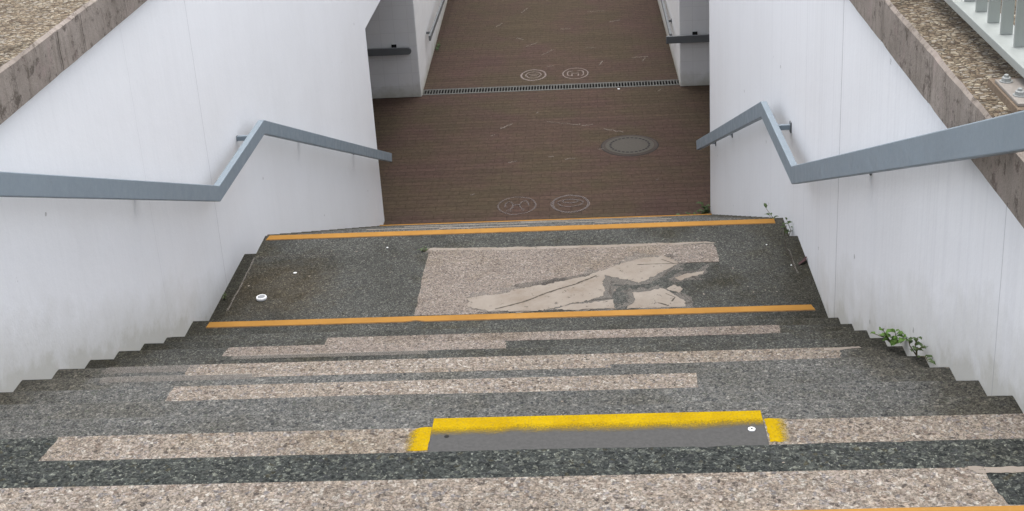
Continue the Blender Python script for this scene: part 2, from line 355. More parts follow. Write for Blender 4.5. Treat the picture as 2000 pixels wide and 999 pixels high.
def rag(poly, z, amp=.006, step=.03, seed=0, clipy=None):
    step = min(step, .013)
    """polygon with a ragged, hand-trowelled outline; clipy = (lo, hi, straight) keeps edges lying on a nosing straight"""
    out = []
    n = len(poly)
    for i in range(n):
        a = Vector((*poly[i], 0)); b_ = Vector((*poly[(i+1) % n], 0)); L = (b_-a).length; k = max(1, int(L/step))
        straight = clipy and abs(a.y-b_.y) < 1e-4 and any(abs(a.y-c) < 1e-4 for c in clipy)
        for j in range(k):
            p = a.lerp(b_, j/k)
            if not straight:
                dx = nz(p.x*9, p.y*9, seed)*amp*1.6 + nz(p.x*75, p.y*75, seed+4)*amp*1.1; dy = nz(p.x*9, p.y*9, seed+8)*amp*1.6 + nz(p.x*75, p.y*75, seed+12)*amp*1.1
                p = p + Vector((dx, dy, 0))
                if clipy: p.y = min(max(p.y, clipy[0]), clipy[1])
            out.append((p.x, p.y, z))
    return out

H = 1.831; G = .3298; RI = .15; ZF = -4.365
# ------------------------------------------------------------ ground (four sheets round the cutting)
g = MB()
for x0, y0, x1, y1 in ((-900,-900,-2.32,900), (2.32,-900,900,900), (-2.32,60,2.32,900)):
    g.face([(x0,y0,.10),(x1,y0,.10),(x1,y1,.10),(x0,y1,.10)])
tag(g.build('ground', GRASS), kind='structure')
g = MB(); g.face([(-2.32,-60,-.004),(2.32,-60,-.004),(2.32,-3.2,-.004),(-2.32,-3.2,-.004)])
tag(g.build('path', ASPH), kind='structure')

# ------------------------------------------------------------ stairs
XS = 230
def stair_mesh(mb, noses, y_start, top_z, mats_for, x0=-H-.02, x1=H+.02, drop=RI, last_plain=True):
    """treads and risers with slightly uneven, worn nosings. noses: list of (y,z) of each nosing"""
    xs = [x0+(x1-x0)*i/XS for i in range(XS+1)]
    y_prev = y_start
    for k, (yn, zn) in enumerate(noses):
        mi = mats_for(k)
        last = last_plain and k == len(noses)-1
        rows = []
        ramt = .010
        prof = [(y_prev, zn), (yn-.10, zn), (yn-.03, zn), (yn-ramt, zn-.0015), (yn-.003, zn-.005), (yn, zn-.014), (yn, zn-drop)]
        if last: prof = [(y_prev, zn), (yn, zn), (yn, zn-.05)]
        for j, (py, pz) in enumerate(prof):
            row = []
            for x in xs:
                wy = 0 if (last or j in (0,)) else (nz(x*1.6, k*7.3, 1)*.006 + nz(x*21, k*3.3, 2)*.0014)
                wz = 0
                if j in (3, 4, 5) and not last:
                    chip = max(0, nz(x*14, k*9.7, 5)-.5)*.02; wy -= chip
                row.append((x, py+wy, pz+wz))
            rows.append(row)
        for r0, r1 in zip(rows, rows[1:]):
            for i in range(XS): mb.face([r0[i], r0[i+1], r1[i+1], r1[i]], nose_mat(k, rows.index(r0), (xs[i]+xs[i+1])/2, mi))
        y_prev = yn

# materials slots in the flight: 0 grey 1 dark 2 light 3 mortar 4 fine pinkish 5 landing
SL = [GREY, DARK, LIGHT, MORTAR, PINK, LAND, CRACK, THIN]
up_ = MB()
noses = [(k*G, -k*RI) for k in range(0, 14)]
NOSE = {1: [(-9, 1.43, 2)], 3: [(-1.06, 9, 2)], 6: [(-1.07, .90, 2)], 7: [(-.86, .585, 2)], 8: [(-1.24, 1.555, 2)], 10: [(-1.28, 1.38, 4)], 11: [(-.86, 1.46, 4)]}
def nose_mat(k, j, x, mi):
    if j >= 2:
        for a, b_, m_ in NOSE.get(k, ()):
            if a+nz(x*40, k, 3)*.01 < x < b_+nz(x*40, k, 9)*.01: return m_ if j >= 3 else mi
    return mi
def mf(k):
    return {0: 2, 2: 1, 3: 1, 1: 1}.get(k, 5 if k >= 9 else 0)
up_n = [(0., 0.)] + noses[1:]
stair_mesh(up_, up_n, -3.2, 0, mf)
E_ = .0006
def patch(mb, poly, z, mi, amp=.006, seed=0, clipy=None, lift=E_):
    mb.face(rag(poly, z+lift, amp, .02, seed, clipy), mi)
def tread_patch(k, x0, x1, mi, ylo=None, slantL=0, slantR=0, seed=0, amp=.006, lift=E_, yhi=None):
    a = (k-1)*G+.002 if ylo is None else ylo; b_ = k*G-.006 if yhi is None else yhi
    patch(up_, [(x0, a), (x1, a), (x1+slantR, b_), (x0+slantL, b_)], -k*RI, mi, amp, seed, (a, b_), lift+seed*.00001)
tread_patch(1, -H, 1.452, 2, slantR=-.03, seed=1)
patch(up_, [(1.40, .30), (H, .318), (H, .324), (1.38, .324)], -.15, 3, .004, 2, lift=.0012)
tread_patch(3, -1.09, H, 2, slantL=.03, seed=3)
tread_patch(6, -1.07, .907, 2, slantL=-.006, seed=5)
tread_patch(8, -1.24, 1.56, 2, seed=7, ylo=7*G+.03)
patch(up_, [(1.5, 2.604), (1.66, 2.622), (1.652, 2.633), (1.5, 2.628)], -1.2, 3, .004, 9, lift=.0012)
tread_patch(7, -.86, .589, 2, seed=10, ylo=7*G-.036)
tread_patch(11, -.86, 1.465, 4, seed=12)
tread_patch(9, -1.16, -.24, 7, seed=16, ylo=9*G-.045, yhi=9*G-.008, amp=.02)
tread_patch(8, -1.6, -1.2, 7, seed=18, ylo=8*G-.06, amp=.03)
tread_patch(7, -1.5, -.86, 7, seed=19, ylo=7*G-.05, amp=.03)
tread_patch(10, -1.28, .10, 4, seed=14, amp=.012)
tread_patch(10, .10, 1.38, 4, seed=15, ylo=10*G-.018)
for i in range(20):      # stray light stones and splashes
    k = random.choice([2, 4, 5, 7, 7, 9, 10, 12, 13]); cx = random.uniform(-1.6, 1.7); cy = random.uniform((k-.45)*G, k*G-.03); r0 = random.uniform(.002, .0055)
    up_.face([(cx+r0*1.6*math.cos(a)*random.uniform(.6,1.2), cy+r0*math.sin(a)*random.uniform(.6,1.2), -k*RI+.0014) for a in [j*math.pi/4 for j in range(8)]], 3)
tag(up_.build('stairs', SL, merge=False), kind='structure')

# landing: overlay slab, gutter strip on the left, notch on the right
ld = MB()
Y0, Y1 = 13*G, 5.53
ZL = -1.95
ld.box((-H-.02, Y0, -4.5), (H+.02, 4.385, ZL), 5, 's')
ld.box((-1.66, 4.385, -4.5), (1.73, Y1, ZL), 5, 's')
ld.box((1.73, 4.385, -4.5), (H+.02, 5.262, ZL), 5, 'sw')
ld.box((-H-.02, 4.385, -4.5), (-1.66, 5.57, -2.1), 5, 's')
ld.box((1.73, 5.262, -4.5), (H+.02, Y1, -2.1), 5, 'sw')
def lp(poly, mi, seed, amp=.008, lift=E_): patch(ld, poly, ZL, mi, amp, seed, None, lift)
lp([(-.522,5.225),(.015,5.198),(.668,5.187),(1.298,5.192),(1.303,4.935),(.943,4.939),(.627,4.858),(.408,4.752),(.164,4.611),(-.072,4.45),(.023,4.372),(-.521,4.372)], 4, 41, .006)
lp([(-.545,5.20),(-.535,5.262),(-.1,5.236),(.6,5.222),(1.25,5.224),(1.31,5.20),(.668,5.180),(.015,5.191)], 3, 42, .006, .0003)
lp([(-.225,4.566),(-.05,4.606),(.161,4.689),(.408,4.772),(.628,4.892),(.822,5.018),(.982,5.042),(1.051,4.93),(.968,4.835),(.806,4.699),(.609,4.792),(.6,4.661),(.588,4.534),(.438,4.481),(.289,4.41),(.1,4.377),(-.1,4.40),(-.208,4.459)], 3, 43, .016, .0014)
lp([(.30,4.405),(.438,4.458),(.632,4.495),(.644,4.39),(.43,4.378)], 3, 44, .012, .0013)
lp([(.716,4.374),(.727,4.402),(.766,4.491),(.755,4.574),(.923,4.608),(1.02,4.507),(1.06,4.442),(1.053,4.374)], 3, 45, .014, .0014)
lp([(1.022,4.731),(1.105,4.805),(1.2,4.832),(1.18,4.80),(1.05,4.696)], 3, 46, .014, .0012)
lp([(.95,4.60),(1.0,4.66),(1.06,4.60),(1.04,4.56)], 3, 47, .014, .0012)
for k_, poly in enumerate(([(-.26,4.55),(-.05,4.64),(.15,4.72),(.40,4.80),(.62,4.92),(.82,5.06),(1.0,5.07),(1.1,4.92),(.99,4.80),(.82,4.66),(.64,4.74),(.63,4.5),(.62,4.38),(-.1,4.38),(-.24,4.44)],
                          [(.69,4.374),(.72,4.5),(.73,4.60),(.93,4.64),(1.06,4.53),(1.10,4.44),(1.09,4.374)], [(1.0,4.73),(1.1,4.83),(1.24,4.85),(1.2,4.79),(1.04,4.66)]  )):
    lp(poly, 7, 60+k_, .05, .0008+.00005*k_)
# dark cracks through the mortar
def line_strip(mb, pts, wd, z, mi, seed):
    P = []
    for a, b_ in zip(pts, pts[1:]):
        n = max(1, int((Vector(b_)-Vector(a)).length/.02))
        P += [Vector(a).lerp(Vector(b_), j/n) for j in range(n)]
    P.append(Vector(pts[-1])); Lf, Rt = [], []
    for i, p in enumerate(P):
        t = (P[min(i+1, len(P)-1)]-P[max(i-1, 0)]).normalized(); nn = Vector((-t.y, t.x))
        p = p + nn*nz(p.x*13, p.y*13, seed)*.007
        ww = wd*(.45+.8*abs(nz(p.x*30, p.y*30, seed+3)))
        Lf.append(p+nn*ww/2); Rt.append(p-nn*ww/2)
    for i in range(len(P)-1): mb.face([(Lf[i].x, Lf[i].y, z), (Lf[i+1].x, Lf[i+1].y, z), (Rt[i+1].x, Rt[i+1].y, z), (Rt[i].x, Rt[i].y, z)], mi)
for pts, mi, wd in (([(-.05,4.42),(.12,4.50),(.25,4.60),(.42,4.70),(.55,4.80)], 6, .018), ([(.80,4.93),(.98,4.93),(1.15,4.935),(1.3,4.93)], 6, .012), ([(.95,4.55),(1.0,4.50),(.98,4.45)], 6, .012), ([(.9,4.44),(.96,4.40)], 6, .014), ([(.95,4.99),(1.03,4.93)], 6, .01),
                    ([(-1.65,5.205),(-1.35,5.205),(-1.1,5.2)], 7, .012), ([(-1.1,5.2),(-.56,5.2)], 0, .008), ([(1.35,5.215),(1.55,5.235),(1.72,5.245)], 0, .006), ([(1.747,5.08),(1.749,4.95),(1.75,4.75)], 7, .013),
                    ([(1.735,5.2),(1.738,5.0),(1.738,4.8)], 6, .012), ([(-.15,4.387),(.3,4.381),(.62,4.385)], 6, .012)):
    line_strip(ld, pts, wd, ZL+.0018, mi, wd*1000)
line_strip(ld, [(-1.655,5.2),(-1.655,4.9),(-1.66+.008,4.5)], .016, ZL+.0010, 7, 3)
for i in range(34):
    cx, cy = random.uniform(-1.6, 1.7), random.uniform(4.4, 5.45); r0 = random.uniform(.002, .0065)
    ld.face([(cx+r0*math.cos(a)*random.uniform(.6,1.4), cy+r0*1.3*math.sin(a)*random.uniform(.6,1.4), ZL+.0016) for a in [j*math.pi/4 for j in range(8)]], 3)
tag(ld.build('landing', SL, merge=False), kind='structure')

# lower flight
lo = MB()
for k in range(14, 29):
    yn = 5.53+(k-13)*.33; z = -k*RI; y0 = yn-.33
    xl = -H-.02
    if k == 14:
        lo.box((-1.66, y0, -4.5), (H+.02, yn, z), 0, 's'); lo.box((-H-.02, 5.57, -4.5), (-1.66, yn, -2.25), 0, 'e'); continue
    lo.box((xl, y0, -4.5), (H+.02, yn, z), 0, 'bs')
for k, xa, xb in ((16, -.62, .05), (17, .55, 1.1), (18, -1.3, -.6), (20, .3, 1.2), (22, -1.2, .3), (25, -.2, 1.2)):
    yn = 5.53+(k-13)*.33
    lo.face(rag([(xa, yn-.16), (xb, yn-.16), (xb, yn-.004), (xa, yn-.004)], -k*RI+.003, .008, .04, k, (yn-.16, yn-.004)), 3)
tag(lo.build('lower_stairs', SL, merge=False), kind='structure')

# ------------------------------------------------------------ subway floor
pv = MB()
def floor_rect(x0, y0, x1, y1, z0, z1=None): pv.face([(x0,y0,z0),(x1,y0,z0),(x1,y1,z1 if z1 is not None else z0),(x0,y1,z1 if z1 is not None else z0)], 0)
floor_rect(-8, 10.3, 8, 15.235, ZF); floor_rect(-8, 15.485, 8, 26, ZF); floor_rect(-3, 26, 3, 60, ZF, .1)
tag(pv.build('paving', [PAVE], merge=False), kind='structure')

# ------------------------------------------------------------ side walls
def side_wall(sgn, mat, label, yend, zceil, cors, mat2):
    r = thing('retaining_wall', (sgn*H, 5, ZF), label, 'wall')
    X = lambda a: sgn*a
    b = MB()
    def bx(xa, xb, ya, yb, za, zb): b.box((min(X(xa), X(xb)), ya, za), (max(X(xa), X(xb)), yb, zb))
    bx(H, 2.25, -3.2, yend, -4.6, 0)
    bx(2.25, 8, 10.6, yend, -4.6, 0)
    bx(H, 8, yend, 15.19, zceil, 0)
    b.build('wall', mat, r)
    # coping: worn concrete band with chippings on its top
    c = MB(); N = 260; y0, y1 = -3.2, 15.19
    xi, xo = H-.03, 2.32
    prof = [(xi+.03, 0, 0), (xi, 0, 0), (xi, .07, 0), (xi, .14, 0), (xi+.002, .186, 0), (xi+.014, .2, 1)]
    prof += [(xi+.05+(xo-xi-.05)*t/8, .2, 1) for t in range(9)] + [(xo, 0, 0)]
    rows = []
    for i in range(N+1):
        y = y0+(y1-y0)*i/N; row = []
        for j, (px, pz, mm) in enumerate(prof):
            am = .0035 if j >= 4 else .0015
            dx = nz(y*6, j*.7, sgn)*am + nz(y*30, j, 2)*am*.7; dz = nz(y*7, px*9, 3+sgn)*am + nz(y*28, px*30, 8)*am*.6
            for jy in ((3.175, 3.46, 5.1, 7.5, 9.9, 1.2) if sgn < 0 else (3.09, 2.32, 4.1, 6.0, 8.1, .4)):
                if abs(y-jy) < .04 and j < 6: dx += .004*(1-abs(y-jy)/.04)
            if j in (0, 1) or j == len(prof)-1: dz = 0
            row.append((X(px+dx), y, pz+dz))
        rows.append(row)
    for i in range(N):
        for j in range(len(prof)-1):
            c.face([rows[i][j], rows[i+1][j], rows[i+1][j+1], rows[i][j+1]], 1 if 5 <= j < len(prof)-2 else 0)
    c.face(rows[0], 0); c.face(rows[-1], 0)
    # joints and cracks on the face
    for jy, wd in cors:
        wd *= .55; prv = None
        for t in range(9):
            zz = .006+.178*t/8; yy = jy+nz(zz*14, jy, 5)*.006
            cur = [(X(xi-.0045), yy-wd*(.5+.3*nz(zz*40, jy, 1)), zz), (X(xi-.0045), yy+wd*(.5+.3*nz(zz*40, jy, 2)), zz)]
            if prv: c.face([prv[0], prv[1], cur[1], cur[0]], 2)
            prv = cur
    o = c.build('coping', [COPE, CHIP, simple('joint_dirt', (.06,.05,.04), .95, .4)], r)
    tag(o, 'weathered brown concrete coping topped with stone chippings')
    # far pier and corridor side
    if sgn < 0: fp = [(-1.878,15.19),(-2.13,27),(-2.13,60),(-2.5,60),(-2.5,15.6),(-8,15.6),(-8,15.19)]; pl = 'white tiled pier and ramp wall at the far left end behind the drain grate'
    else: fp = [(1.827,15.19),(1.73,27),(1.73,60),(2.5,60),(2.5,15.6),(8,15.6),(8,15.19)]; pl = 'white tiled pier and ramp wall at the far right end behind the drain grate'
    q = thing('ramp_wall', (sgn*1.85, 15.2, ZF), pl, 'wall')
    m = MB(); m.prism([(x, y, -4.6) for x, y in fp], (0, 0, 4.6)); m.build('wall', TUN, q, bevel=.012)
    m = MB(); xs = (2.1, 2.5) if sgn > 0 else (-2.5, -2.1)
    m.box((min(sgn*1.72, sgn*2.32), 15.2, .0005), (max(sgn*1.72, sgn*2.32), 60, .2), 0); m.build('coping', COPE, q)
    # tunnel end
    return r
side_wall(-1, WALL_L, 'white painted left side wall of the stairway with crack lines and brown coping', 10.96, -2.1, ((3.175,.012),(3.46,.008),(4.05,.006),(2.7,.004)), TUN)
side_wall(1, WALL_R, 'white painted right side wall of the stairway with faint vertical board lines', 10.93, -1.7, ((3.09,.01),(2.32,.008),(3.6,.005),(1.75,.005)), TUN)
for sg, wd in ((-1, 'left'), (1, 'right')):
    m = MB(); m.box((min(sg*8, sg*8.3), 10.6, -4.6), (max(sg*8, sg*8.3), 15.6, 0)); o = m.build('tunnel_end_wall', TUN, loc=(sg*8, 13, ZF))
    tag(o, 'white wall closing the %s arm of the cross tunnel' % wd, 'wall')

# ------------------------------------------------------------ anti slip tapes
def tape(x0, x1, ya, yb, z, label, sl=0, sr=0, skew=0, seg=60, bites=()):
    m = MB()
    for i in range(seg):
        t0, t1 = i/seg, (i+1)/seg
        def P(t, top):
            x = (x0+(x1-x0)*t) + ((sl*(1-t)+sr*t) if top else 0); y = (yb if top else ya)+skew*t + nz(x*4, 3 if top else 9, z)*.0016
            if not top:
                for bx_, bw in bites:
                    if abs(x-bx_) < bw: y += .016*math.sqrt(1-((x-bx_)/bw)**2)
            return Vector((x, y, z+.003))
        a, b_, c_, d_ = P(t0, 0), P(t1, 0), P(t1, 1), P(t0, 1)
        dn = Vector((0, .004, 0))
        m.face([a, b_, c_, d_], 0); 
        for u, v in ((a, b_), (c_, d_)): m.face([u, v, v-Vector((0,0,.003)), u-Vector((0,0,.003))], 1)
        m.face([a-Vector((0,.009,.0015)), b_-Vector((0,.009,.0015)), b_-Vector((0,0,.0015)), a-Vector((0,0,.0015))], 1)
    o = m.build('warning_tape', [TAPE, TAPE_EDGE], loc=((x0+x1)/2, ya, z)); tag(o, label, 'tape', 'orange warning strips across the steps')
tape(-1.70, 1.80, -.072, -.026, 0, 'orange strip nearest the camera, on the top nosing at the bottom edge', skew=.012)
tape(-1.731, 1.775, 4.302, 4.362, ZL, 'long orange strip across the foot of the upper flight beside the patched landing', sl=.006, sr=-.014, bites=((-.494,.02),))
tape(-1.64, 1.72, 5.460, 5.524, ZL, 'orange strip along the far edge of the landing behind the pebble patch', sl=.01)
tape(-1.80, 1.80, 10.395, 10.474, -4.192, 'thin orange strip on the last step down, against the brown paving')

# ------------------------------------------------------------ metal plate on the third step
pz = -.45
pr = thing('cover_plate', (.53, .93, pz), 'smooth grey rectangular plate with yellow painted front edge on the third step', 'plate')
m = MB(); m.box((.058, .70, pz-.0), (1.014, 1.012, pz+.008)); m.box((.058, .992, pz-.03), (1.014, 1.016, pz+.0)); m.build('plate', PLATE, pr, bevel=.003)
m = MB(); m.box((.060, .915, pz+.0085), (1.012, 1.0165, pz+.0095), 0, 'b'); m.box((.060, 1.0165, pz-.028), (1.012, 1.0180, pz+.0095)); m.build('painted_edge', Y_PLATE, pr)
m = MB(); m.lathe((.975, .926, pz+.008), [(.0105, 0), (.0105, .002), (.009, .003), (.004, .003)], 20, 0); m.lathe((.975,.926,pz+.0114), [(.0035,0),(.0001,.0)], 12, 1)
m.build('screw', [PLASTIC, DARKHOLE], pr, smooth=False)
m = MB(); m.lathe((.106, .927, pz+.0082), [(.0075, 0), (.0002, .0004)], 16); m.build('screw_hole', DARKHOLE, pr)
def paint_mark(poly, mat, label):
    m = MB(); P = [Vector((x, y, pz+.0016)) for x, y in rag2(poly)]
    m.face(P); o = m.build('paint_mark', mat, None, merge=False); tag(o, label, 'paint', 'yellow paint marks beside the plate')
def rag2(poly): return [(p[0], p[1]) for p in rag(poly, 0, .004, .02, 5)]
paint_mark([(.052,.871),(.056,.988),(.02,.986),(-.03,.94),(-.05,.871)], Y_LEFT, 'ragged yellow paint mark left of the grey plate')
paint_mark([(1.018,.871),(1.017,.988),(1.10,.988),(1.10,.871)], Y_RIGHT, 'ragged yellow paint mark right of the grey plate')

# ------------------------------------------------------------ handrails
def mitre(path, hgt):
    """flat bar outline in the y-z plane: top edge path, lower edge offset square to it"""
    low = []
    n = len(path); V = [Vector(p) for p in path]
    for i in range(n):
        d0 = (V[i]-V[i-1]).normalized() if i > 0 else (V[1]-V[0]).normalized(); d1 = (V[i+1]-V[i]).normalized() if i < n-1 else d0
        n0 = Vector((d0.y, -d0.x)); n1 = Vector((d1.y, -d1.x)); nn = (n0+n1).normalized(); low.append(V[i]+nn*hgt/nn.dot(n0))
    return V, low
def handrail(x_in, th, path, hgt, label, group, brackets, sgn, mat=STEEL, arm_dz=-.05, wallx=H, round_end=False):
    r = thing('handrail', (x_in, path[0][0], path[0][1]), label, 'handrail', group)
    m = MB(); top, low = mitre(path, hgt)
    xo = x_in+sgn*th
    # outline as quads per bay so the bends stay crisp
    n = len(path)
    for i in range(n-1):
        a, b_, c_, d_ = top[i], top[i+1], low[i+1], low[i]
        for X_ in (x_in, xo): m.face([(X_, a.x, a.y), (X_, b_.x, b_.y), (X_, c_.x, c_.y), (X_, d_.x, d_.y)])
        m.face([(x_in, a.x, a.y), (x_in, b_.x, b_.y), (xo, b_.x, b_.y), (xo, a.x, a.y)])
        m.face([(x_in, d_.x, d_.y), (x_in, c_.x, c_.y), (xo, c_.x, c_.y), (xo, d_.x, d_.y)])
    for i in (0, n-1): m.face([(x_in, top[i].x, top[i].y), (xo, top[i].x, top[i].y), (xo, low[i].x, low[i].y), (x_in, low[i].x, low[i].y)])
    m.build('rail', mat, r, bevel=.0045)
    for by, bz in brackets:
        bz += .015
        b = MB(); wx = sgn*wallx
        a0, a1 = sorted((xo, wx)); b.box((a0, by-.011, bz-.017), (a1, by+.011, bz+.017))
        o = b.build('bracket', mat, r, bevel=.002)
        c = MB(); a0, a1 = sorted((wx-sgn*.009, wx+sgn*.001)); pp = .036 if sgn > 0 else .018; c.box((a0, by-pp*.6, bz-pp), (a1, by+pp*.6, bz+pp)); c.build('wall_plate', STEEL_D, o, bevel=.002)
    return r
GR = 'blue grey handrails on the stairway walls'
s_ = .456
def zt(y): return -.088-(y-2.221)*s_
handrail(-1.70, .042, [(-.3, zt(-.3)), (4.84, zt(4.84)), (6.02, -1.300), (11.12, -3.61)], .096, 'blue grey flat handrail bending twice along the left wall', GR,
         [(.8, zt(.8)-.065), (3.83, zt(3.83)-.075), (5.76, -1.345), (7.45, -2.02), (9.6, -3.0)], -1)
def zr(y): return .449-(y-1.043)*.4588
handrail(1.70, .042, [(-.3, zr(-.3)), (4.76, zr(4.76)), (6.05, -1.318), (11.16, -3.61)], .105, 'blue grey flat handrail bending twice along the right wall', GR,
         [(.1, zr(.1)-.07), (1.42, zr(1.42)-.085), (3.33, zr(3.33)-.085), (5.58, -1.345), (6.72, -1.69), (8.82, -2.64), (10.3, -3.31)], 1)
GC = 'handrails along the far ramp corridor'
handrail(-1.81, .028, [(16.2, -3.76), (26, -3.76)], .08, 'thin grey handrail on the left corridor wall beyond the drain', GC, [(16.45, -3.80), (19., -3.80)], -1, mat=STEEL_D, wallx=1.9)
handrail(1.735, .036, [(15.9, -3.80), (26, -3.80)], .06, 'thin grey handrail on the right corridor wall beyond the drain', GC, [(16.6, -3.82), (19., -3.82)], 1, mat=STEEL_D, wallx=1.815)
def pier_rail(sgn, xin, xend, label, rounded, bxs):
    r = thing('handrail', (xin, 15.1, -3.6), label, 'handrail', 'dark handrails across the tunnel piers')
    m = MB(); z0, z1 = -3.695, -3.59; y0, y1 = 15.085, 15.122; zc, rr = (z0+z1)/2, (z1-z0)/2
    pts = [(xend, z0), (xend, z1)]
    if rounded: pts += [(xin-sgn*0 + (-sgn)*0 + (math.cos(t)*rr - rr)*(-sgn) , zc+math.sin(t)*rr) for t in [math.pi/2-k*math.pi/8 for k in range(9)]]
    else: pts += [(xin, z1), (xin, z0)]
    m.prism([(x, y0, z) for x, z in pts], (0, y1-y0, 0)); m.build('rail', STEEL_D, r, bevel=.004)
    for bx_ in bxs:
        b = MB(); b.box((bx_-.014, y1, -3.66), (bx_+.014, 15.19, -3.63)); b.box((bx_-.035, 15.176, -3.62), (bx_+.035, 15.188, -3.565)); b.build('bracket', DARKHOLE, r)
pier_rail(-1, -1.955, -7.5, 'dark grey handrail with a rounded end on the left tunnel pier', True, (-2.21, -4.5))
pier_rail(1, 1.635, 7.5, 'dark grey square ended handrail projecting from the right tunnel pier', False, (2.04, 4.5))

# ------------------------------------------------------------ drain grate
dg = thing('drain_grate', (0, 15.36, ZF), 'long slotted steel drain grate across the brown floor between the piers', 'drain')
ya, yb = 15.235, 15.485
m = MB(); x0, x1 = -1.875, 1.822
for y0_, y1_ in ((ya, ya+.03), (yb-.03, yb)): m.box((x0, y0_, ZF-.05), (x1, y1_, ZF+.004))
m.build('frame', ZINC, dg, bevel=.001)
m = MB(); m.face([(x0, ya, ZF-.12), (x1, ya, ZF-.12), (x1, yb, ZF-.12), (x0, yb, ZF-.12)]); m.build('channel', DARKHOLE, dg)
NP = 8; L = (x1-x0)/NP; first = None
for i in range(NP):
    if first is None:
        m = MB(); ns = 11; p = L/ns
        m.box((x0+.003, ya+.031, ZF-.02), (x0+L-.003, ya+.048, ZF+.003)); m.box((x0+.003, yb-.048, ZF-.02), (x0+L-.003, yb-.031, ZF+.003))
        for j in range(ns): m.box((x0+p*j+.003, ya+.048, ZF-.02), (x0+p*j+p*.46, yb-.048, ZF+.003))
        first = m.build('grate_panel', ZINC, dg)
    else:
        o = first.copy(); COL.objects.link(o); o.parent = dg; o.location.x = L*i

# ------------------------------------------------------------ manhole
mx, my = 1.02, 12.985
mh = thing('manhole_cover', (mx, my, ZF), 'round grey manhole cover with a ring of black slots in the brown paving', 'manhole')
MHC = simple('cast_grey_cover', (.058,.052,.044), .75, .15, 60); MHF = simple('manhole_frame_concrete', (.050,.042,.037), .9, .2, 50)
m = MB(); m.lathe((mx, my, ZF), [(.355, -.01), (.355, .002), (.34, .004), (.27, .004), (.27, -.004)], 64); m.lathe((mx,my,ZF+.0005), [(.366,0),(.354,.0006)], 64, 1)
m.build('frame', [MHF, DARKHOLE], mh)
m = MB(); m.lathe((mx, my, ZF), [(.305, .0045), (.305, .0065), (.30, .007), (.02, .007)], 64, 0)
for rr, ww in ((.309, .004), (.332, .003)):
    n = 64
    for j in range(n):
        a0, a1 = 2*math.pi*j/n, 2*math.pi*(j+1)/n
        m.face([(mx+r_*math.cos(a), my+r_*math.sin(a), ZF+.0082) for r_, a in ((rr-ww, a0), (rr+ww*.3, a0), (rr+ww*.3, a1), (rr-ww, a1))], 2 if rr < .32 else 2)
for j in range(28):
    a = 2*math.pi*(j+.3)/28; c_, s2 = math.cos(a), math.sin(a); t = Vector((-s2, c_, 0)); nn = Vector((c_, s2, 0)); c0 = Vector((mx, my, ZF+.0088))+nn*.245
    m.face([c0+t*.018+nn*.013, c0-t*.018+nn*.013, c0-t*.018-nn*.013, c0+t*.018-nn*.013], 1)
m.build('cover', [MHC, DARKHOLE, simple('groove_dirt', (.07,.055,.045), .9)], mh, merge=False)

# ------------------------------------------------------------ chalk
def ribbon(m, pts, wd, z, seed):
    for i in range(len(pts)-1):
        a, b_ = Vector(pts[i]), Vector(pts[i+1]); t = (b_-a)
        if t.length < 1e-5: continue
        t.normalize(); nn = Vector((-t.y, t.x)); w0 = wd*(.7+.6*abs(nz(a.x*12, a.y*12, seed))); w1 = wd*(.7+.6*abs(nz(b_.x*12, b_.y*12, seed)))
        m.face([(*(a+nn*w0/2), z), (*(b_+nn*w1/2), z), (*(b_-nn*w1/2), z), (*(a-nn*w0/2), z)])
def arc(cx, cy, rx, ry, a0, a1, n=28, wob=.008, seed=1):
    return [(cx+(rx+nz(i*.3, seed, 1)*wob)*math.cos(R(a0+(a1-a0)*i/n)), cy+(ry+nz(i*.3, seed, 7)*wob*2)*math.sin(R(a0+(a1-a0)*i/n))) for i in range(n+1)]
def chalk(cx, cy, shapes, label, wd=.022):
    t = thing('chalk_drawing', (cx, cy, ZF), label, 'chalk drawing', 'round chalk drawings on the brown paving')
    for k, s in enumerate(shapes):
        m = MB(); ribbon(m, [(cx+x, cy+y) for x, y in s], wd, ZF+.0035+.0001*k, k); m.build('outer_ring' if k == 0 else 'chalk_line', CHALK3 if cy > 14 else CHALK, t, merge=False)
circ = lambda rx, ry, sd: arc(0, 0, rx, ry, 0, 360, 44, .008, sd)
chalk(-.34, 11.25, [circ(.215,.24,1), arc(-.09,0,.045,.11,-100,200,18), arc(.085,.01,.05,.11,-10,270,18), [(-.04,0),(-.01,.03),(.03,.02)], [(-.12,-.14),(-.08,-.15),(-.05,-.14)], [(.05,-.13),(.09,-.13)]],
      'faint chalk circle holding two upright ovals, by the last step')
chalk(.272, 11.25, [circ(.215,.24,5), circ(.20,.225,8), arc(0,.05,.15,.13,195,345,18), arc(0,.0,.16,.12,20,160,18), arc(0,.07,.09,.05,0,360,18), [(-.05,.03),(.0,.02),(.06,.04)]],
      'faint chalk circle holding a wide mouth shape, beside the first by the last step')
chalk(-.287, 15.95, [circ(.185,.25,11), circ(.178,.24,12), arc(0,.0,.115,.15,-10,200,22), arc(0,-.02,.10,.12,180,360,16), [(-.07,.03),(0,.04),(.08,.03)], [(-.05,-.04),(0,-.03),(.06,-.05)]],
      'chalk circle with an inner arc just beyond the drain grate, left of its pair')
chalk(.337, 15.95, [circ(.185,.25,15), arc(-.08,0,.04,.11,60,300,16), arc(.085,0,.035,.12,-90,90,16), [(-.06,.02),(0,.0),(.05,.02)], [(-.07,.1),(-.04,.12)], [(.03,.11),(.08,.13)], [(-.05,-.12),(-.05,-.02)], [(.04,-.12),(.045,-.02)]],
      'broken chalk circle with a small bridge shape just beyond the drain grate')
m = MB()
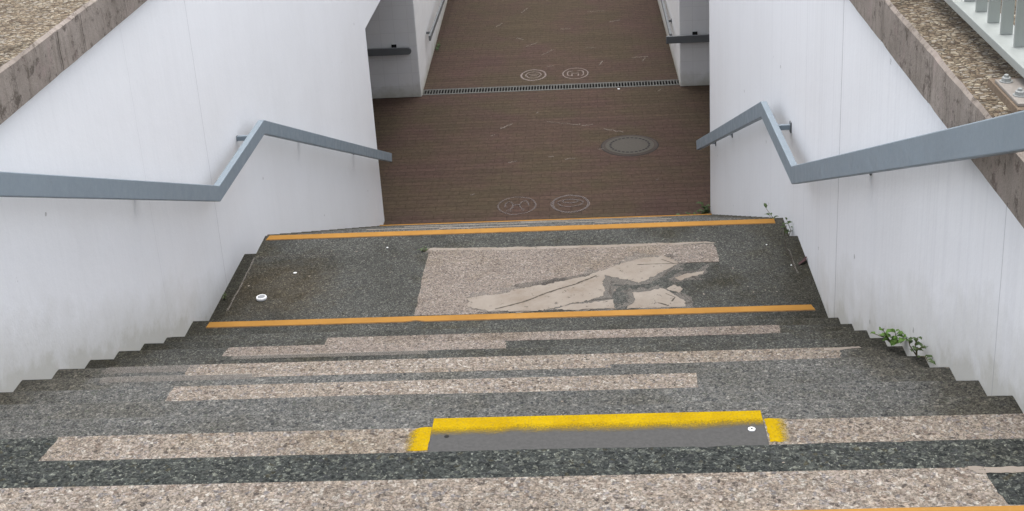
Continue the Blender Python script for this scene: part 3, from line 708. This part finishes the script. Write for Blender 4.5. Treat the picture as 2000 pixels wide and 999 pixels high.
scr = [(-.05,13.95,.34,-.12),(.30,13.80,.10,.0),(.70,13.60,.26,-.14),(.42,13.75,.14,.03),(-.66,13.75,.15,.18),(-.78,13.5,.06,.05),(.62,12.9,.07,0),(.2,12.6,.12,.02),(-.5,12.55,.10,.05),(.0,12.7,.05,0),
       (-.45,17.4,.18,.2),(-.2,16.9,.2,.3),(-.62,17.9,.12,-.1),(.5,17.2,.16,0),(1.2,16.6,.25,.03),(1.35,16.4,.06,.2),(.1,18.3,.15,0),(.9,18.6,.2,.1),(-1.0,18.6,.1,.2),(.7,16.3,.05,.2),(-.1,16.35,.1,0),(1.28,11.85,.03,.02),(-.9,11.6,.04,.02),(1.5,15.0,.05,.1),(-.2,14.3,.03,.05),(.55,19.3,.3,.0),(-.6,19.4,.1,.3)]
for k, (x, y, dx, dy) in enumerate(scr):
    n = 8; P = [(x+dx*i/n+nz(i*.7, k, 1)*.015, y+dy*i/n+nz(i*.7, k, 5)*.04) for i in range(n+1)]
    ribbon(m, P, random.uniform(.012, .03), ZF+.0032, k)
o = m.build('chalk_scuffs', CHALK2, merge=False); tag(o, 'pale scuffs and scratches scattered over the brown paving', 'chalk marks', kind='stuff')

# ------------------------------------------------------------ small litter
def lid(x, y, z, r):
    t = thing('bottle_cap', (x, y, z), 'white plastic ring shaped cap lying on the dark left part of the landing', 'cap')
    m = MB(); m.lathe((x, y, z+.001), [(r*.93, 0), (r, .004), (r, .012), (r*.92, .017), (r*.74, .017), (r*.68, .012), (r*.66, .006)], 36); o = m.build('rim', PLASTIC, t, smooth=False)
    m = MB(); m.lathe((x, y, z+.004), [(r*.74, .0142), (r*.3, .0142), (.0005, .0142)], 30); m.build('inner_disc', RUBBER, t)
lid(-1.478, 4.632, ZL, .032)
def pebble(x, y, z, s, mat, label, name='litter_scrap', cat='litter', el=1.):
    bm = bmesh.new(); bmesh.ops.create_icosphere(bm, subdivisions=2, radius=s)
    for v in bm.verts: v.co *= 1+.35*nz(v.co.x/s*1.3, v.co.y/s*1.3, x*9); v.co.z *= .4; v.co.x *= el
    me = bpy.data.meshes.new(name); bm.to_mesh(me); bm.free(); me.materials.append(mat)
    o = bpy.data.objects.new(name, me); o.location = (x, y, z+s*.32); COL.objects.link(o); tag(o, label, cat)
pebble(-1.341, 4.965, ZL, .008, PLASTIC, 'small white scrap behind the round cap on the landing', el=1.5)
pebble(-.80, 5.285, ZL, .006, PLASTIC, 'tiny white stone near the far orange strip on the landing')
pebble(1.728, 4.86, ZL, .005, PLASTIC, 'tiny white stone by the right crack of the landing')
pebble(1.62, 5.15, ZL, .0045, PLASTIC, 'tiny white stone at the far right of the landing')
pebble(.95, 15.19-.03, ZF, .018, PLASTIC, 'small white crumb just in front of the drain grate')
m = MB()
m.face([(1.79,4.86,ZL+.012),(1.815,4.875,ZL+.02),(1.828,4.90,ZL+.03),(1.80,4.90,ZL+.012)]); m.face([(1.79,4.86,ZL+.012),(1.77,4.85,ZL+.004),(1.775,4.88,ZL+.004),(1.80,4.90,ZL+.012)])
m.face([(1.80,4.90,ZL+.012),(1.812,4.93,ZL+.008),(1.826,4.92,ZL+.028),(1.828,4.90,ZL+.03)])
tag(m.build('fallen_leaf', RED, loc=(1.80,4.88,ZL)), 'dark red dry leaf against the right wall of the landing', 'leaf')

# ------------------------------------------------------------ weeds
def leafq(m, p, d, L, W, mi=0):
    """one leaf: six faces, folded along its midrib and drooping"""
    d = d.normalized(); sd_ = d.cross(Vector((0, 0, 1))); sd_ = sd_.normalized() if sd_.length > .05 else Vector((1, 0, 0)); upv = sd_.cross(d)
    mid = [p, p+d*L*.35+upv*L*.06, p+d*L*.7+upv*L*.03, p+d*L-upv*L*.12]
    wds = [0, W*.5, W*.42, 0]
    for s in (-1, 1):
        ed = [mid[i]+sd_*s*wds[i]+upv*wds[i]*.45 for i in range(4)]
        for i in range(3): m.face([q for q in (mid[i], mid[i+1], ed[i+1], ed[i])], mi)
def weed(loc, label, stems, leaf, L=.04, W=.028, seed=1, per=5):
    rnd = random.Random(seed); t = thing('weed', loc, label, 'weed', None)
    ms, ml = MB(), MB(); p0 = Vector(loc)
    for (dx, dy, dz) in stems:
        tip = p0+Vector((dx, dy, dz)); mid = p0.lerp(tip, .5)+Vector((rnd.uniform(-.2,.2)*dz, 0, abs(dz)*.12))
        path = [p0.lerp(mid, .0), p0.lerp(mid, .5), mid, mid.lerp(tip, .5), tip]; ms.tube(path, [.003,.0026,.0022,.0018,.001], 5)
        for k in range(per):
            a = .25+.75*k/(per-1) if per > 1 else 1; q = p0.lerp(mid, a*2) if a < .5 else mid.lerp(tip, a*2-1)
            an = rnd.uniform(0, 6.28); dd = Vector((math.cos(an), math.sin(an)*.8, rnd.uniform(-.1, .7))); sc_ = rnd.uniform(.6, 1.25)
            leafq(ml, q, dd, L*sc_, W*sc_)
    ms.build('stem', STEM, t, merge=False); ml.build('foliage', leaf, t, merge=False)
weed((1.79, 2.62, -1.19), 'bright green leafy weed on the right step ends, the left of two', [(-.045,.0,.075),(.0,-.02,.075),(.03,-.05,.06),(-.085,.02,.05),(.0,-.08,.055)], LEAF, .034, .026, 3, 6)
weed((1.80, 2.29, -1.045), 'darker green weed with thin stems on the right step ends, nearer the camera', [(-.0,-.0,.085),(.01,-.09,.095),(.0,-.16,.07),(-.03,.03,.06)], LEAF2, .028, .02, 8, 5)
weed((1.79, 5.44, -2.1), 'dark tall weed in the notch at the right end of the far orange strip', [(.0,-.02,.16),(-.02,.03,.13),(.01,.06,.15),(.0,-.1,.06),(-.02,-.05,.04)], LEAF2, .04, .024, 4, 5)
weed((1.74, 5.62, -2.1), 'thin dark stalk behind the right end of the far orange strip', [(-.05,.05,.16),(-.03,.02,.12)], LEAF2, .045, .022, 6, 4)
weed((1.77, 10.75, ZF), 'low green tuft in the right corner at the foot of the stairs', [(-.10,.0,.08),(-.2,.0,.05),(0,.06,.12),(-.04,.05,.14),(-.28,-.02,.04),(-.02,0,.1)], LEAF2, .06, .04, 9, 7)
weed((-1.90, 17.5, ZF), 'low bright green tuft at the foot of the left corridor wall', [(.04,.0,.02),(.06,.12,.02),(.03,-.15,.02),(.05,-.1,.02),(.02,.2,.02)], LEAF2, .035, .028, 11, 7)
weed((-1.66, 5.60, -2.25), 'single thin dry stem at the left end of the far orange strip', [(-.01,.0,.24),(.01,.02,.14)], STEM, .012, .006, 12, 3)
weed((-.55, 5.215, ZL), 'tiny green sprig at the far left corner of the pebble patch', [(-.03,.0,.012),(.03,.01,.012),(.0,.02,.018)], LEAF2, .022, .012, 13, 4)
weed((-1.80, 4.93, -2.1), 'tiny dark sprig in the gutter at the foot of the left wall', [(0,.02,.03),(.01,-.03,.03),(0.01,.0,.04)], LEAF2, .02, .01, 14, 4)

# ------------------------------------------------------------ fence on the right coping
fx = 2.018
fe = thing('fence', (fx, 1.8, .2), 'pale green grey metal bar fence bolted onto the right coping', 'fence')
m = MB(); m.box((1.958, 1.80, .268), (2.080, 12, .300)); m.build('bottom_rail', FENCE, fe, bevel=.003)
m = MB(); m.box((1.978, 1.80, 1.17), (2.058, 12, 1.205)); m.build('top_rail', FENCE, fe, bevel=.003)
firstb = None; y = 1.888
while y < 11.9:
    if firstb is None:
        m = MB(); m.box((1.997, y, .3005), (2.039, y+.012, 1.1695)); firstb = m.build('baluster', FENCE, fe, bevel=.0015)
    else:
        o = firstb.copy(); COL.objects.link(o); o.parent = fe; o.location.y += y-1.888
    y += .147
firstp = None
for i, py in enumerate((1.77, 4.7, 7.6, 10.5)):
    if firstp is None:
        m = MB(); m.box((1.992, 1.755, .2365), (2.044, 1.7995, 1.25)); firstp = m.build('post', FENCE, fe, bevel=.003)
        bp = MB(); bp.box((1.897, 1.66, .2255), (2.13, 1.90, .2365)); bpl = bp.build('base_plate', simple('plate_grey', (.26,.235,.21), .6, .15, 30), firstp, bevel=.002)
        gp = MB(); gp.prism([(1.885,1.63,.19),(2.15,1.63,.19),(2.15,1.94,.19),(1.885,1.94,.19)], (.004,.004,.035)); gp.build('grout_pad', GROUT, firstp)
        for bx_, by in ((1.925, 1.872), (1.925, 1.735), (2.10, 1.872), (2.10, 1.735)):
            b = MB(); b.lathe((bx_, by, .2367), [(.021, 0), (.021, .003), (.0165, .0032)], 20); b.lathe((bx_, by, .2400), [(.0155, 0), (.0155, .011), (.0125, .013)], 6); b.lathe((bx_, by, .253), [(.0075, 0), (.0075, .007), (.005, .009)], 12)
            b.build('bolt', NUT, firstp)
    else:
        p2 = firstp.copy(); COL.objects.link(p2); p2.parent = fe; p2.location.y += py-1.77
        for ch in list(firstp.children):
            c2 = ch.copy(); COL.objects.link(c2); c2.parent = p2
